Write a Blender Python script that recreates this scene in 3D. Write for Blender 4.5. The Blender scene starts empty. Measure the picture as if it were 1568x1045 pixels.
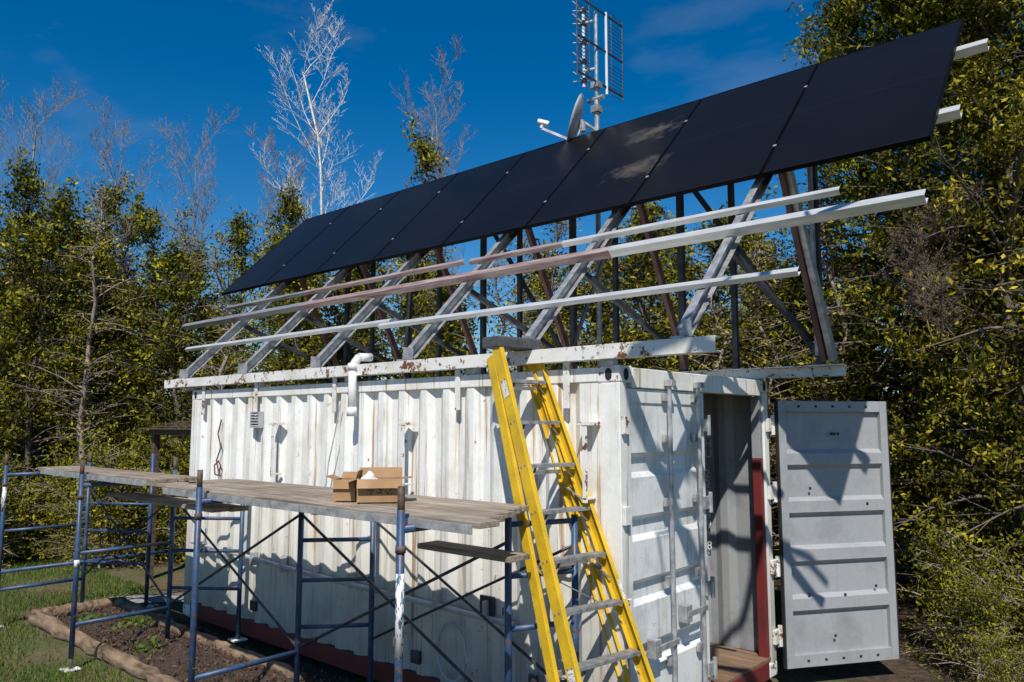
import bpy, math, random
import numpy as np
from mathutils import Vector, Matrix
random.seed(7)
sc=bpy.context.scene
COL=sc.collection

# ---------------------------------------------------------------- materials
def newmat(name):
    m=bpy.data.materials.new(name); m.use_nodes=True
    nt=m.node_tree; b=nt.nodes['Principled BSDF']
    return m,nt,b
def mapping(nt,scale=(1,1,1),coord='Object',loc=(0,0,0)):
    tc=nt.nodes.new('ShaderNodeTexCoord'); mp=nt.nodes.new('ShaderNodeMapping')
    mp.inputs['Scale'].default_value=scale; mp.inputs['Location'].default_value=loc
    nt.links.new(tc.outputs[coord],mp.inputs['Vector']); return mp.outputs['Vector']
def noise(nt,vec,scale,detail=5,rough=.6):
    n=nt.nodes.new('ShaderNodeTexNoise'); n.inputs['Scale'].default_value=scale
    n.inputs['Detail'].default_value=detail; n.inputs['Roughness'].default_value=rough
    nt.links.new(vec,n.inputs['Vector']); return n.outputs['Fac']
def ramp(nt,fac,stops):
    r=nt.nodes.new('ShaderNodeValToRGB'); e=r.color_ramp.elements
    e[0].position=stops[0][0]; e[0].color=(*stops[0][1],1)
    e[1].position=stops[-1][0]; e[1].color=(*stops[-1][1],1)
    for p,c in stops[1:-1]:
        k=e.new(p); k.color=(*c,1)
    nt.links.new(fac,r.inputs['Fac']); return r.outputs['Color']
def mixc(nt,fac,a,b,mode='MIX'):
    m=nt.nodes.new('ShaderNodeMix'); m.data_type='RGBA'; m.blend_type=mode
    def put(sock,v):
        if isinstance(v,(tuple,list)): sock.default_value=(*v,1) if len(v)==3 else v
        elif isinstance(v,(int,float)): sock.default_value=v
        else: nt.links.new(v,sock)
    put(m.inputs[0],fac); put(m.inputs[6],a); put(m.inputs[7],b)
    return m.outputs[2]
def bump(nt,b,h,strength=.3,dist=.02):
    n=nt.nodes.new('ShaderNodeBump'); n.inputs['Strength'].default_value=strength; n.inputs['Distance'].default_value=dist
    nt.links.new(h,n.inputs['Height']); nt.links.new(n.outputs['Normal'],b.inputs['Normal'])
def math_(nt,op,a,b_):
    m=nt.nodes.new('ShaderNodeMath'); m.operation=op
    for i,v in enumerate((a,b_)):
        if isinstance(v,(int,float)): m.inputs[i].default_value=v
        else: nt.links.new(v,m.inputs[i])
    return m.outputs[0]
def mat(name,c1,c2,scale=8,rough=.6,metal=0,bmp=.15,stretch=(1,1,1),lo=.35,hi=.65,dist=.01,spec=.5):
    m,nt,b=newmat(name); v=mapping(nt,stretch); n=noise(nt,v,scale)
    nt.links.new(ramp(nt,n,[(lo,c1),(hi,c2)]),b.inputs['Base Color'])
    b.inputs['Roughness'].default_value=rough; b.inputs['Metallic'].default_value=metal
    b.inputs['Specular IOR Level'].default_value=spec
    if bmp: bump(nt,b,n,bmp,dist)
    return m
RUST=(.16,.055,.02)
def paint(name,base,dirt,rustamt=.62,streak=True,patch=.68,rough=.5,low=False):
    m,nt,b=newmat(name); v=mapping(nt)
    n1=noise(nt,v,2.2,6,.65); c=ramp(nt,n1,[(.3,dirt),(.52,base)])
    nf=noise(nt,v,35,3,.7)
    c=mixc(nt,.12,c,ramp(nt,nf,[(.3,(.15,.13,.1)),(.7,(.9,.9,.88))]),'MULTIPLY')
    if streak:
        vs=mapping(nt,(9,9,.3)); n2=noise(nt,vs,1.6,5,.7)
        f=ramp(nt,n2,[(rustamt,(0,0,0)),(rustamt+.07,(.9,.9,.9))])
        c=mixc(nt,f,c,(.40,.22,.09))
        vs=mapping(nt,(16,16,.6)); n4=noise(nt,vs,1.3,4,.7)
        f=ramp(nt,n4,[(.54,(0,0,0)),(.76,(.6,.6,.6))])
        c=mixc(nt,f,c,(.30,.27,.22))
    n3=noise(nt,v,9,8,.75)
    f=ramp(nt,n3,[(patch,(0,0,0)),(patch+.03,(1,1,1))])
    c=mixc(nt,f,c,RUST)
    if low:
        sx=nt.nodes.new('ShaderNodeSeparateXYZ'); nt.links.new(v,sx.inputs[0])
        mr=nt.nodes.new('ShaderNodeMapRange'); mr.inputs[1].default_value=1.7; mr.inputs[2].default_value=.2
        mr.inputs[3].default_value=0; mr.inputs[4].default_value=1.35
        nt.links.new(sx.outputs[2],mr.inputs[0])
        c=mixc(nt,math_(nt,'MULTIPLY',mr.outputs[0],n1),c,(.22,.185,.14))
    nt.links.new(c,b.inputs['Base Color']); b.inputs['Roughness'].default_value=rough
    bump(nt,b,n3,.12,.01)
    return m
M={}
M['white']=paint('container_white_paint',(.87,.86,.82),(.70,.66,.57),.58,True,.64,.5,True)
M['whiterail']=paint('rusty_white_steel',(.82,.80,.76),(.6,.55,.47),.66,False,.55,.55)
M['door']=paint('door_white_paint',(.82,.83,.82),(.54,.54,.52),.67,True,.665,.45)
M['greydoor']=paint('inner_door_grey_paint',(.36,.37,.38),(.27,.28,.29),.74,True,.70,.5)
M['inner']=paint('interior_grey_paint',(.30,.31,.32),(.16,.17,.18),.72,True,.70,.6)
M['red']=paint('red_oxide_paint',(.17,.022,.02),(.09,.022,.018),.9,False,.62,.55)
M['galv']=mat('galvanised_steel',(.30,.30,.31),(.58,.58,.58),14,.42,.5,.05)
M['alu']=mat('bright_aluminium',(.60,.60,.59),(.80,.80,.78),10,.38,.4,.03,(.4,3,3))
M['steel']=mat('dark_steel',(.028,.030,.036),(.08,.085,.095),9,.5,.4,.05)
M['redsteel']=mat('primer_red_steel',(.10,.045,.04),(.19,.095,.085),7,.6,.1,.05)
M['pinkrail']=mat('faded_primer_rail',(.24,.13,.12),(.48,.39,.37),9,.5,.2,.05,(.3,3,3))
M['greyrail']=mat('dull_grey_rail',(.22,.22,.23),(.42,.42,.42),9,.45,.4,.05,(.3,3,3))
def bluemat():
    m,nt,b=newmat('scaffold_blue_paint'); v=mapping(nt)
    n=noise(nt,v,6,7,.7)
    c=ramp(nt,n,[(.3,(.012,.032,.08)),(.56,(.028,.078,.175)),(.66,(.08,.14,.24))])
    n3=noise(nt,v,24,6,.7); f=ramp(nt,n3,[(.55,(0,0,0)),(.60,(1,1,1))])
    c=mixc(nt,f,c,(.12,.065,.04)); nt.links.new(c,b.inputs['Base Color'])
    b.inputs['Roughness'].default_value=.45; bump(nt,b,n3,.2,.005); return m
M['blue']=bluemat()
M['worn']=mat('worn_white_paint',(.05,.09,.17),(.75,.75,.72),45,.6,0,.1,(1,1,.5),.42,.5)
M['rusttube']=mat('rusty_tube',(.06,.04,.03),(.16,.11,.085),20,.7,.2,.2)
def woodmat(name,a,b_,ax):
    m,nt,b=newmat(name); s=[22,22,22]; s[ax]=1.2
    v=mapping(nt,tuple(s)); n=noise(nt,v,1.6,7,.7); v2=mapping(nt); n2=noise(nt,v2,3,4)
    v3=mapping(nt,(.25,4.7,1)); n4=noise(nt,v3,1.1,1)
    c=ramp(nt,n,[(.3,a),(.66,b_)]); c=mixc(nt,.5,c,ramp(nt,n2,[(.35,(.35,.31,.26)),(.65,(1,1,1))]),'MULTIPLY')
    c=mixc(nt,.5,c,ramp(nt,n4,[(.4,(.6,.52,.45)),(.6,(1,1,1))]),'MULTIPLY')
    nt.links.new(c,b.inputs['Base Color']); b.inputs['Roughness'].default_value=.8; bump(nt,b,n,.6,.015); return m
M['deck']=woodmat('weathered_plank',(.13,.095,.07),(.58,.49,.39),0)
M['floorwood']=woodmat('container_floor_wood',(.14,.08,.045),(.34,.22,.14),0)
def yellow():
    m,nt,b=newmat('yellow_fibreglass'); v=mapping(nt); n=noise(nt,v,5,6,.7); n3=noise(nt,v,40,4,.7)
    c=ramp(nt,n,[(.3,(.50,.31,.015)),(.6,(.74,.47,.015))]); f=ramp(nt,n3,[(.57,(0,0,0)),(.67,(.65,.65,.65))])
    c=mixc(nt,f,c,(.30,.22,.08)); nt.links.new(c,b.inputs['Base Color']); b.inputs['Roughness'].default_value=.45; return m
M['yellow']=yellow()
M['ladalu']=mat('ladder_step_aluminium',(.20,.20,.20),(.40,.40,.40),18,.45,.4,.1)
M['cap']=mat('ladder_cap_plastic',(.05,.05,.055),(.10,.10,.10),22,.6,0,.1)
M['label']=mat('ladder_label',(.35,.3,.25),(.8,.8,.78),60,.5,0,0,(1,1,2.5),.44,.5)
M['card']=mat('cardboard',(.30,.17,.08),(.40,.24,.12),6,.85,0,.05)
M['cardprint']=mat('cardboard_print',(.09,.05,.03),(.34,.2,.1),60,.85,0,0,(1,1,1),.45,.5)
M['plastic']=mat('white_plastic',(.70,.70,.68),(.80,.80,.78),10,.35,0,.02)
M['black']=mat('black_gap',(.01,.01,.01),(.02,.02,.02),10,.8,0,0)
M['dish']=mat('dish_grey',(.34,.35,.36),(.46,.47,.48),6,.5,0,.02)
M['cable']=mat('cable_red_brown',(.10,.03,.02),(.18,.05,.04),20,.5,0,0)
M['frameblk']=mat('black_anodised_frame',(.003,.003,.0035),(.005,.005,.006),8,.5,.3,0,spec=.1)
# PV glass
m,nt,b=newmat('photovoltaic_glass'); tc=nt.nodes.new('ShaderNodeTexCoord'); sx=nt.nodes.new('ShaderNodeSeparateXYZ'); nt.links.new(tc.outputs['UV'],sx.inputs[0])
def lines(sock,count,width):
    return math_(nt,'LESS_THAN',math_(nt,'FRACT',math_(nt,'MULTIPLY',sock,count),0),width)
l3=lines(sx.outputs[1],60,.16); l4=lines(sx.outputs[1],2,.012)
v=mapping(nt); nn=noise(nt,v,1.2,5,.6)
c=ramp(nt,nn,[(.35,(.0052,.0053,.0068)),(.7,(.0080,.0080,.0098))])
c=mixc(nt,l3,c,(.0145,.0145,.0175)); c=mixc(nt,l4,c,(.015,.015,.018))
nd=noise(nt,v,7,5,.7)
for (px_,py_) in ((-1.0,2.2),(-.84,1.63)):  # two pale reflection blotches painted into the glass colour
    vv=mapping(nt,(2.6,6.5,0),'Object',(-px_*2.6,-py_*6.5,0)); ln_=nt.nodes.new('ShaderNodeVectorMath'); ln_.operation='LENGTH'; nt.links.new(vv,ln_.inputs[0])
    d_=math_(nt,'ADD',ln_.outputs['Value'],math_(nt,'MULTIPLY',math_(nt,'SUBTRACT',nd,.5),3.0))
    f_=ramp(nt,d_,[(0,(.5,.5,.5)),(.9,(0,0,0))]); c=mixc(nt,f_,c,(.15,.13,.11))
nt.links.new(c,b.inputs['Base Color']); b.inputs['Roughness'].default_value=.28; b.inputs['Specular IOR Level'].default_value=.08
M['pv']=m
M['bark']=mat('cedar_bark',(.06,.045,.035),(.20,.165,.13),14,.9,0,.5,(1,1,.2),.3,.7,.03)
M['birch']=mat('birch_bark',(.44,.40,.34),(.80,.77,.71),5,.7,0,.1,(1,1,3),.35,.5)
M['twig']=mat('bare_twigs',(.19,.15,.12),(.38,.30,.24),6,.8,0,0)
M['deadtwig']=mat('dead_twigs',(.10,.075,.055),(.26,.19,.14),6,.9,0,0)
M['log']=mat('log_bark',(.06,.035,.02),(.32,.22,.14),16,.9,0,.8,(.25,1,1),.3,.7,.025)
def leafmat(name,stops,trans=.3):
    m=bpy.data.materials.new(name); m.use_nodes=True; nt=m.node_tree; nt.nodes.clear()
    at=nt.nodes.new('ShaderNodeAttribute'); at.attribute_name='tint'
    oi=nt.nodes.new('ShaderNodeObjectInfo')
    c=ramp(nt,at.outputs['Fac'],stops)
    hs=nt.nodes.new('ShaderNodeHueSaturation'); nt.links.new(c,hs.inputs['Color'])
    mr=nt.nodes.new('ShaderNodeMapRange'); nt.links.new(oi.outputs['Random'],mr.inputs[0]); mr.inputs[3].default_value=.488; mr.inputs[4].default_value=.515
    nt.links.new(mr.outputs[0],hs.inputs['Hue'])
    mr2=nt.nodes.new('ShaderNodeMapRange'); nt.links.new(oi.outputs['Random'],mr2.inputs[0]); mr2.inputs[3].default_value=1.1; mr2.inputs[4].default_value=.75
    nt.links.new(mr2.outputs[0],hs.inputs['Value'])
    d=nt.nodes.new('ShaderNodeBsdfDiffuse'); t=nt.nodes.new('ShaderNodeBsdfTranslucent'); mx=nt.nodes.new('ShaderNodeMixShader'); mx.inputs[0].default_value=trans
    nt.links.new(hs.outputs[0],d.inputs[0]); nt.links.new(hs.outputs[0],t.inputs[0]); nt.links.new(d.outputs[0],mx.inputs[1]); nt.links.new(t.outputs[0],mx.inputs[2])
    o=nt.nodes.new('ShaderNodeOutputMaterial'); nt.links.new(mx.outputs[0],o.inputs[0]); return m
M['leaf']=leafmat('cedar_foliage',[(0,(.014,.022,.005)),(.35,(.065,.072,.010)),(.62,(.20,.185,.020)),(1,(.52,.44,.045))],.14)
M['leafy']=leafmat('shrub_foliage',[(0,(.04,.05,.008)),(.5,(.18,.175,.017)),(1,(.44,.39,.035))],.18)
M['grass']=leafmat('grass_blades',[(0,(.06,.09,.015)),(.6,(.14,.23,.035)),(1,(.32,.30,.12))],.3)

# ---------------------------------------------------------------- mesh builders
def empty(name,loc=(0,0,0)):
    e=bpy.data.objects.new(name,None); e.empty_display_size=.2; COL.objects.link(e); e.location=loc; return e
class Part:
    def __init__(s): s.v=[]; s.f=[]
    def add(s,vs,fs):
        o=len(s.v); s.v+= [tuple(x) for x in vs]; s.f+=[tuple(i+o for i in f) for f in fs]
    def boxc(s,lo,hi):
        x0,y0,z0=lo;x1,y1,z1=hi
        s.add([(x0,y0,z0),(x1,y0,z0),(x1,y1,z0),(x0,y1,z0),(x0,y0,z1),(x1,y0,z1),(x1,y1,z1),(x0,y1,z1)],
              [(0,3,2,1),(4,5,6,7),(0,1,5,4),(1,2,6,5),(2,3,7,6),(3,0,4,7)])
    def axes(s,p1,p2,up):
        d=(Vector(p2)-Vector(p1)).normalized(); up=Vector(up)
        if abs(d.dot(up))>.99: up=Vector((1,0,0))
        side=d.cross(up).normalized(); u=side.cross(d).normalized(); return d,side,u
    def extrude(s,prof,p1,p2,up=(0,0,1),closed=True,cap=True):
        d,sd,u=s.axes(p1,p2,up); n=len(prof); p1=Vector(p1);p2=Vector(p2)
        vs=[p1+sd*a+u*b for a,b in prof]+[p2+sd*a+u*b for a,b in prof]
        fs=[(i,(i+1)%n,n+(i+1)%n,n+i) for i in range(n if closed else n-1)]
        if closed and cap: fs+=[tuple(range(n))[::-1],tuple(range(n,2*n))]
        s.add(vs,fs)
    def beam(s,p1,p2,w,h,up=(0,0,1)):
        s.extrude([(-w/2,-h/2),(w/2,-h/2),(w/2,h/2),(-w/2,h/2)],p1,p2,up)
    def chan(s,p1,p2,w,h,up=(0,0,1),t=.006,flip=1):
        pr=[(-w/2,-h/2),(w/2,-h/2),(w/2,-h/2+t),(-w/2+t,-h/2+t),(-w/2+t,h/2-t),(w/2,h/2-t),(w/2,h/2),(-w/2,h/2)]
        s.extrude([(a*flip,b) for a,b in pr],p1,p2,up)
    def tube(s,p1,p2,r,n=10,r2=None):
        r2=r if r2 is None else r2
        d,sd,u=s.axes(p1,p2,(0,0,1)); p1=Vector(p1);p2=Vector(p2)
        vs=[p1+(sd*math.cos(6.2832*i/n)+u*math.sin(6.2832*i/n))*r for i in range(n)]+[p2+(sd*math.cos(6.2832*i/n)+u*math.sin(6.2832*i/n))*r2 for i in range(n)]
        s.add(vs,[(i,(i+1)%n,n+(i+1)%n,n+i) for i in range(n)]+[tuple(range(n))[::-1],tuple(range(n,2*n))])
    def path(s,pts,r,n=8):
        for a,b in zip(pts[:-1],pts[1:]): s.tube(a,b,r,n)
    def fin(s,name,mt,parent=None,bevel=0,smooth=False):
        me=bpy.data.meshes.new(name); me.from_pydata(s.v,[],s.f); me.update()
        import bmesh
        bm=bmesh.new(); bm.from_mesh(me); bmesh.ops.recalc_face_normals(bm,faces=bm.faces); bm.to_mesh(me); bm.free()
        ob=bpy.data.objects.new(name,me); COL.objects.link(ob); me.materials.append(M[mt] if isinstance(mt,str) else mt)
        if parent: ob.parent=parent
        if bevel:
            bv=ob.modifiers.new('b','BEVEL'); bv.width=bevel; bv.segments=2; bv.limit_method='ANGLE'; bv.angle_limit=math.radians(50)
        if smooth:
            for p in me.polygons: p.use_smooth=len(p.vertices)==4
        return ob

# ---------------------------------------------------------------- camera, light, world
cam=bpy.data.cameras.new('camera'); co=bpy.data.objects.new('camera',cam); COL.objects.link(co)
co.location=(2.872,-4.371,2.31); co.rotation_euler=(math.radians(90+6.18),0,math.radians(41.3))
cam.sensor_width=36; cam.lens=26.93; cam.clip_end=2000; cam.clip_start=.05; sc.camera=co
S=Vector((.376,-.519,.768)).normalized()
sl=bpy.data.lights.new('sun','SUN'); sl.energy=5.0; sl.angle=math.radians(.53); sl.color=(1,.955,.88)
so=bpy.data.objects.new('sun',sl); COL.objects.link(so); so.rotation_euler=S.to_track_quat('Z','Y').to_euler(); so.location=(10,-14,20)
w=bpy.data.worlds.new('World'); sc.world=w; w.use_nodes=True; nt=w.node_tree
sk=nt.nodes.new('ShaderNodeTexSky'); sk.sky_type='NISHITA'; sk.sun_disc=False
sk.sun_elevation=math.asin(S.z); sk.sun_rotation=math.atan2(S.x,S.y); sk.air_density=1.0; sk.dust_density=.1; sk.ozone_density=4.0; sk.altitude=300
bg=nt.nodes['Background']; bg.inputs[1].default_value=.09
hs=nt.nodes.new('ShaderNodeHueSaturation'); hs.inputs['Saturation'].default_value=1.42; hs.inputs['Value'].default_value=1.1
tc=nt.nodes.new('ShaderNodeTexCoord'); mp=nt.nodes.new('ShaderNodeMapping'); mp.inputs['Scale'].default_value=(1.2,2.2,5); mp.inputs['Rotation'].default_value=(.3,.2,.5)
nt.links.new(tc.outputs['Generated'],mp.inputs['Vector']); nz=noise(nt,mp.outputs['Vector'],1.7,7,.55)
cf=ramp(nt,nz,[(.56,(0,0,0)),(.80,(.18,.18,.18))])
nt.links.new(sk.outputs[0],hs.inputs['Color'])
nt.links.new(mixc(nt,cf,hs.outputs[0],(5.,5.4,6.)),bg.inputs[0])
sc.view_settings.view_transform='Standard'; sc.view_settings.look='None'; sc.view_settings.exposure=0

# ---------------------------------------------------------------- shipping container
L=6.06; W=2.44; ZB=.12; ZT=2.71
C=empty('shipping_container')
def corr(x0,x1,y,z0,z1,dep,per=.278):
    pts=[]; x=x0
    pts.append((x,0))
    while x<x1-.28:
        pts.append((x+.072,0)); pts.append((x+.140,dep)); pts.append((x+.210,dep)); pts.append((x+.278,0)); x+=.278
    pts.append((x1,0))
    P=Part(); n=len(pts)
    P.add([(a,y+d,z0) for a,d in pts]+[(a,y+d,z1) for a,d in pts],[(i,i+1,n+i+1,n+i) for i in range(n-1)])
    return P
p=corr(-L+.16,-.16,.008,.28,2.60,.045); p.fin('side_wall_near','white',C)
p=corr(-L+.16,-.16,W-.008,.28,2.60,-.036); p.fin('side_wall_far','inner',C)
p=Part(); p.boxc((-L+.03,.1,.28),(-L+.05,W-.1,2.6)); p.fin('end_wall','inner',C)
pts=[]; x=-L+.1
while x<-.15:
    pts+= [(x,2.668),(x+.09,2.668),(x+.12,2.69),(x+.20,2.69)]; x+=.23
p=Part(); n=len(pts); p.add([(a,.05,z) for a,z in pts]+[(a,W-.05,z) for a,z in pts],[(i,i+1,n+i+1,n+i) for i in range(n-1)]); p.fin('roof','white',C)
p=Part()
for y0,y1 in ((0,.06),(W-.06,W)):
    p.boxc((-L+.17,y0,2.60),(-.17,y1,2.70))
p.boxc((-.09,.16,2.56),(-.0,W-.16,2.70)); p.boxc((-L,.16,2.56),(-L+.08,W-.16,2.70))
p.boxc((-.16,0.003,.238),(-.003,.09,2.593)); p.boxc((-L+.003,.003,.238),(-L+.16,.14,2.593)); p.boxc((-L+.003,W-.14,.238),(-L+.16,W-.003,2.593))
p.boxc((-.09,W-.10,.238),(-.003,W-.003,2.593))
p.fin('frame','white',C,.006)
p=Part()
for cx in (-.178,-L):
    for cy in (0,W-.162):
        p.boxc((cx,cy,ZT-.118),(cx+.178,cy+.162,ZT)); p.boxc((cx,cy,ZB),(cx+.178,cy+.162,ZB+.118))
p.fin('corner_castings','whiterail',C,.01)
p=Part()
def stad(c,ax1,ax2,a,b,nrm):
    c=Vector(c)+Vector(nrm)*.003; a1=Vector(ax1);a2=Vector(ax2); vs=[]
    for i in range(20):
        t=6.2832*i/20; vs.append(c+a1*(a*math.cos(t))+a2*(b*math.copysign(abs(math.sin(t))**.8,math.sin(t))))
    p.add(vs,[tuple(range(20))])
stad((-.089,0,ZT-.06),(1,0,0),(0,0,1),.028,.042,(0,-1,0)); stad((0,.08,ZT-.06),(0,1,0),(0,0,1),.03,.042,(1,0,0))
stad((0,W-.08,ZT-.06),(0,1,0),(0,0,1),.03,.042,(1,0,0)); stad((-L+.089,0,ZT-.06),(1,0,0),(0,0,1),.028,.042,(0,-1,0))
p.fin('casting_holes','black',C)
p=Part()
p.boxc((-L+.178,.0,ZB),(-.178,.05,.279)); p.boxc((-L+.178,W-.05,ZB),(-.178,W,.279))
p.boxc((-.10,.165,ZB),(0.0,W-.165,.262)); p.boxc((-.10,W-.16,.27),(-.02,W-.102,2.0)); 
p.fin('bottom_rails_and_jamb','red',C,.005)
p=Part(); p.boxc((-.10,W-.16,2.003),(-.02,W-.102,2.555)); p.fin('upper_jamb','inner',C,.004)
p=Part(); y=.09
while y<W-.1:
    p.boxc((-L+.1,y,.262),(-.012,min(y+.17,W-.07),.29)); y+=.176
p.fin('wood_floor','floorwood',C,.003)
def leaf(org,dr,nor,Wd,z0,z1,mt,name,rods=True):
    org=Vector(org);dr=Vector(dr).normalized();nor=Vector(nor).normalized()
    P=lambda u,n,z: tuple(org+dr*u+nor*n+Vector((0,0,z)))
    def bx(q,u0,u1,n0,n1,za,zb):
        q.add([P(u0,n0,za),P(u1,n0,za),P(u1,n1,za),P(u0,n1,za),P(u0,n0,zb),P(u1,n0,zb),P(u1,n1,zb),P(u0,n1,zb)],
          [(0,3,2,1),(4,5,6,7),(0,1,5,4),(1,2,6,5),(2,3,7,6),(3,0,4,7)])
    q=Part()
    bx(q,0,.075,-.055,0,z0,z1); bx(q,Wd-.075,Wd,-.055,0,z0,z1); bx(q,.076,Wd-.076,-.053,-.002,z0,z0+.11); bx(q,.076,Wd-.076,-.053,-.002,z1-.10,z1)
    q.fin(name+'_frame',mt,C,.004)
    za,zb=z0+.11,z1-.10; k=4; H=(zb-za)/(k+1); prof=[(za,-.012)]
    for i in range(1,k+1):
        zc=za+H*i; prof+=[(zc-.085,-.012),(zc-.05,-.050),(zc+.05,-.050),(zc+.085,-.012)]
    prof.append((zb,-.012)); n=len(prof); q=Part()
    q.add([P(.075,d,z) for z,d in prof]+[P(Wd-.075,d,z) for z,d in prof],[(i,i+1,n+i+1,n+i) for i in range(n-1)])
    q.fin(name+'_skin',mt,C)
    q=Part()
    bx(q,-.012,-.002,-.05,-.01,z0,z1); bx(q,Wd+.002,Wd+.014,-.05,-.01,z0,z1); q.fin(name+'_gasket','black',C)
    q=Part()
    for zz in (z0+.25,z0+.85,z0+1.5,z0+2.1):
        bx(q,-.05,.06,.001,.022,zz-.05,zz+.05); q.tube(P(-.035,.02,zz-.08),P(-.035,.02,zz+.08),.018,8)
    if rods:
        for u in (.17,.61):
            q.tube(P(u,.045,z0-.06),P(u,.045,z1+.07),.017,10)
            for zz in (z0+.05,z0+.45,z0+1.0,z0+1.55,z1-.35,z1-.05):
                bx(q,u-.045,u+.045,.001,.03,zz-.03,zz+.03)
            bx(q,u-.03,u+.03,.02,.085,z1+.03,z1+.075); bx(q,u-.03,u+.03,.02,.085,z0-.06,z0-.02)
            bx(q,u-.02,u+.28,.062,.074,z0+.78-u*.35,z0+.82-u*.35); bx(q,u+.22,u+.30,.001,.07,z0+.74-u*.35,z0+.86-u*.35)
    q.fin(name+'_lock_gear','galv' if rods else 'greydoor',C,.003)
    if not rods:
        q=Part()
        for (u,z) in ((.25,z0+.62),(.62,z0+.60),(.95,z0+.66),(.3,z0+1.55),(.9,z0+1.4),(.5,z0+.25),(.55,z1-.3),(.58,z1-.3),(.62,z1-.3)):
            bx(q,u-.012,u+.012,-.0535,-.05,z-.012,z+.012)
        for z in (z0+.055,z1-.05):
            for k_ in range(5): bx(q,.2+.18*k_,.225+.18*k_,-.056,-.0525,z-.01,z+.01)
        q.fin(name+'_bolts','black',C)
leaf((-.012,1.215,0),(0,-1,0),(1,0,0),1.14,.20,2.555,'door','closed_door')
leaf((.045,2.475,0),(.56,.83,0),(-.83,.56,0),1.16,.18,2.52,'greydoor','open_door',False)
q=Part()
for zz in (.45,1.05,1.7,2.3):
    q.boxc((.0,2.36,zz-.06),(.03,2.44,zz+.06)); q.tube((.03,2.455,zz-.09),(.03,2.455,zz+.09),.02,8)
for zz in (.5,1.1,1.7,2.3):
    q.boxc((.0,.01,zz-.06),(.028,.075,zz+.06))
q.fin('hinges','whiterail',C,.003)
for i,ch in enumerate('TGHU 225649 8'):
    if ch==' ': continue
    t=bpy.data.curves.new('marking','FONT'); t.body=ch; t.size=.11; t.extrude=.0005
    o=bpy.data.objects.new('marking_'+str(i),t); COL.objects.link(o); o.location=(-.62,2.385,2.28-i*.095); o.rotation_euler=(math.radians(90),0,0); o.parent=C; t.materials.append(M['plastic'])
q=Part()
for x in (-.44,-1.54,-3.2,-4.6,-5.75):
    q.boxc((x-.025,-.022,2.42),(x+.025,-.006,2.80)); 
for x in (-2.1,-4.1,-.22):
    q.boxc((x-.018,-.11,1.78),(x+.018,-.098,2.32)); q.boxc((x-.06,-.115,2.30),(x+.06,-.0,2.325)); q.boxc((x-.015,-.11,1.80),(x+.015,.0,1.815))
q.fin('side_straps','whiterail',C,.002)
q=Part(); q.path([(-2.83,-.085,2.40),(-2.83,-.085,2.84),(-2.83,-.02,2.92),(-2.83,.12,2.93)],.038,14); q.tube((-2.83,-.085,2.38),(-2.83,-.085,2.46),.046,14); q.tube((-2.83,-.085,2.80),(-2.83,-.085,2.86),.046,14)
q.fin('drain_pipe','plastic',C,0,True)
q=Part()
q.boxc((-4.64,-.05,2.27),(-4.46,.0,2.28)); q.boxc((-4.64,-.05,2.43),(-4.46,.0,2.44)); q.boxc((-4.64,-.05,2.281),(-4.625,.0,2.429)); q.boxc((-4.475,-.05,2.281),(-4.46,.0,2.429))
for i in range(5): q.add([(-4.625,-.055,2.285+i*.03),(-4.475,-.055,2.285+i*.03),(-4.475,-.02,2.31+i*.03),(-4.625,-.02,2.31+i*.03)],[(0,1,2,3)])
q.fin('vent','dish',C)
q=Part(); q.path([(-5.3,-.02,2.36),(-5.33,-.04,2.2),(-5.27,-.03,2.05),(-5.34,-.04,1.9),(-5.30,-.03,1.78)],.008,6); q.path([(-5.3,-.03,1.9),(-5.38,-.04,1.85),(-5.36,-.04,1.75),(-5.28,-.04,1.74),(-5.26,-.03,1.85),(-5.32,-.03,1.9)],.008,6)
q.fin('hanging_cable','cable',C)
q=Part(); q.path([(-5.8,-.05,.97),(-3.4,-.05,.90),(-.9,-.05,.86),(-.9,-.05,.4)],.022,10)
for i in range(9): q.boxc((-5.6+i*.55,-.075,.86),(-5.575+i*.55,.0,.99))
q.path([(-1.55+.16*math.cos(t*.5),-.05,.55+.22*math.sin(t*.5)) for t in range(0,13)],.012,6)
q.path([(-3.05,-.05,2.5),(-3.12,-.06,2.2),(-3.2,-.06,1.95),(-3.25,-.05,1.7)],.006,6)
q.fin('conduit','dish',C)
q=Part()
for (x,z,s) in ((-1.2,.95,.07),(-2.0,.42,.05),(-.75,.5,.04),(-4.5,.45,.05)):
    q.boxc((x-s,-.03,z-s),(x+s,-.004,z+s))
q.fin('junction_boxes','steel',C,.004)

# ---------------------------------------------------------------- mounting frame
F=empty('solar_mounting_frame')
U=Vector((0,.7071,.7071)); N=Vector((0,-.7071,.7071))
def B(x,t,n=0): return Vector((x,0,2.95))+U*t+N*n
bx_=[.465,-.87,-2.22,-3.60,-4.98,-6.36]
q=Part(); q.chan((-6.67,-.02,2.80),(.735,-.02,2.80),.09,.10,(0,0,1),.01,-1); q.fin('front_base_rail','whiterail',F,.002)
q=Part(); q.chan((-6.67,2.40,2.77),(.70,2.40,2.77),.10,.10,(0,0,1),.01); q.fin('rear_base_rail','whiterail',F,.002)
q=Part()
for x in bx_: q.boxc((x-.04,-.05,2.853),(x+.05,.09,2.866)); q.boxc((x+.04,-.045,2.867),(x+.052,.06,2.97))
for x in (-6.2,-4.6,-3,-1.4,-.1):
    q.boxc((x-.05,-.01,2.705),(x+.05,.06,2.75)); q.boxc((x-.05,2.36,2.705),(x+.05,2.43,2.72))
q.fin('beam_brackets','galv',F,.002)
q=Part()
for x in bx_: q.chan(B(x,-.02,-.075),B(x,1.9,-.075),.06,.10,N,.006,1)
q.fin('sloped_beams','galv',F,.002)
q=Part()
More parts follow.
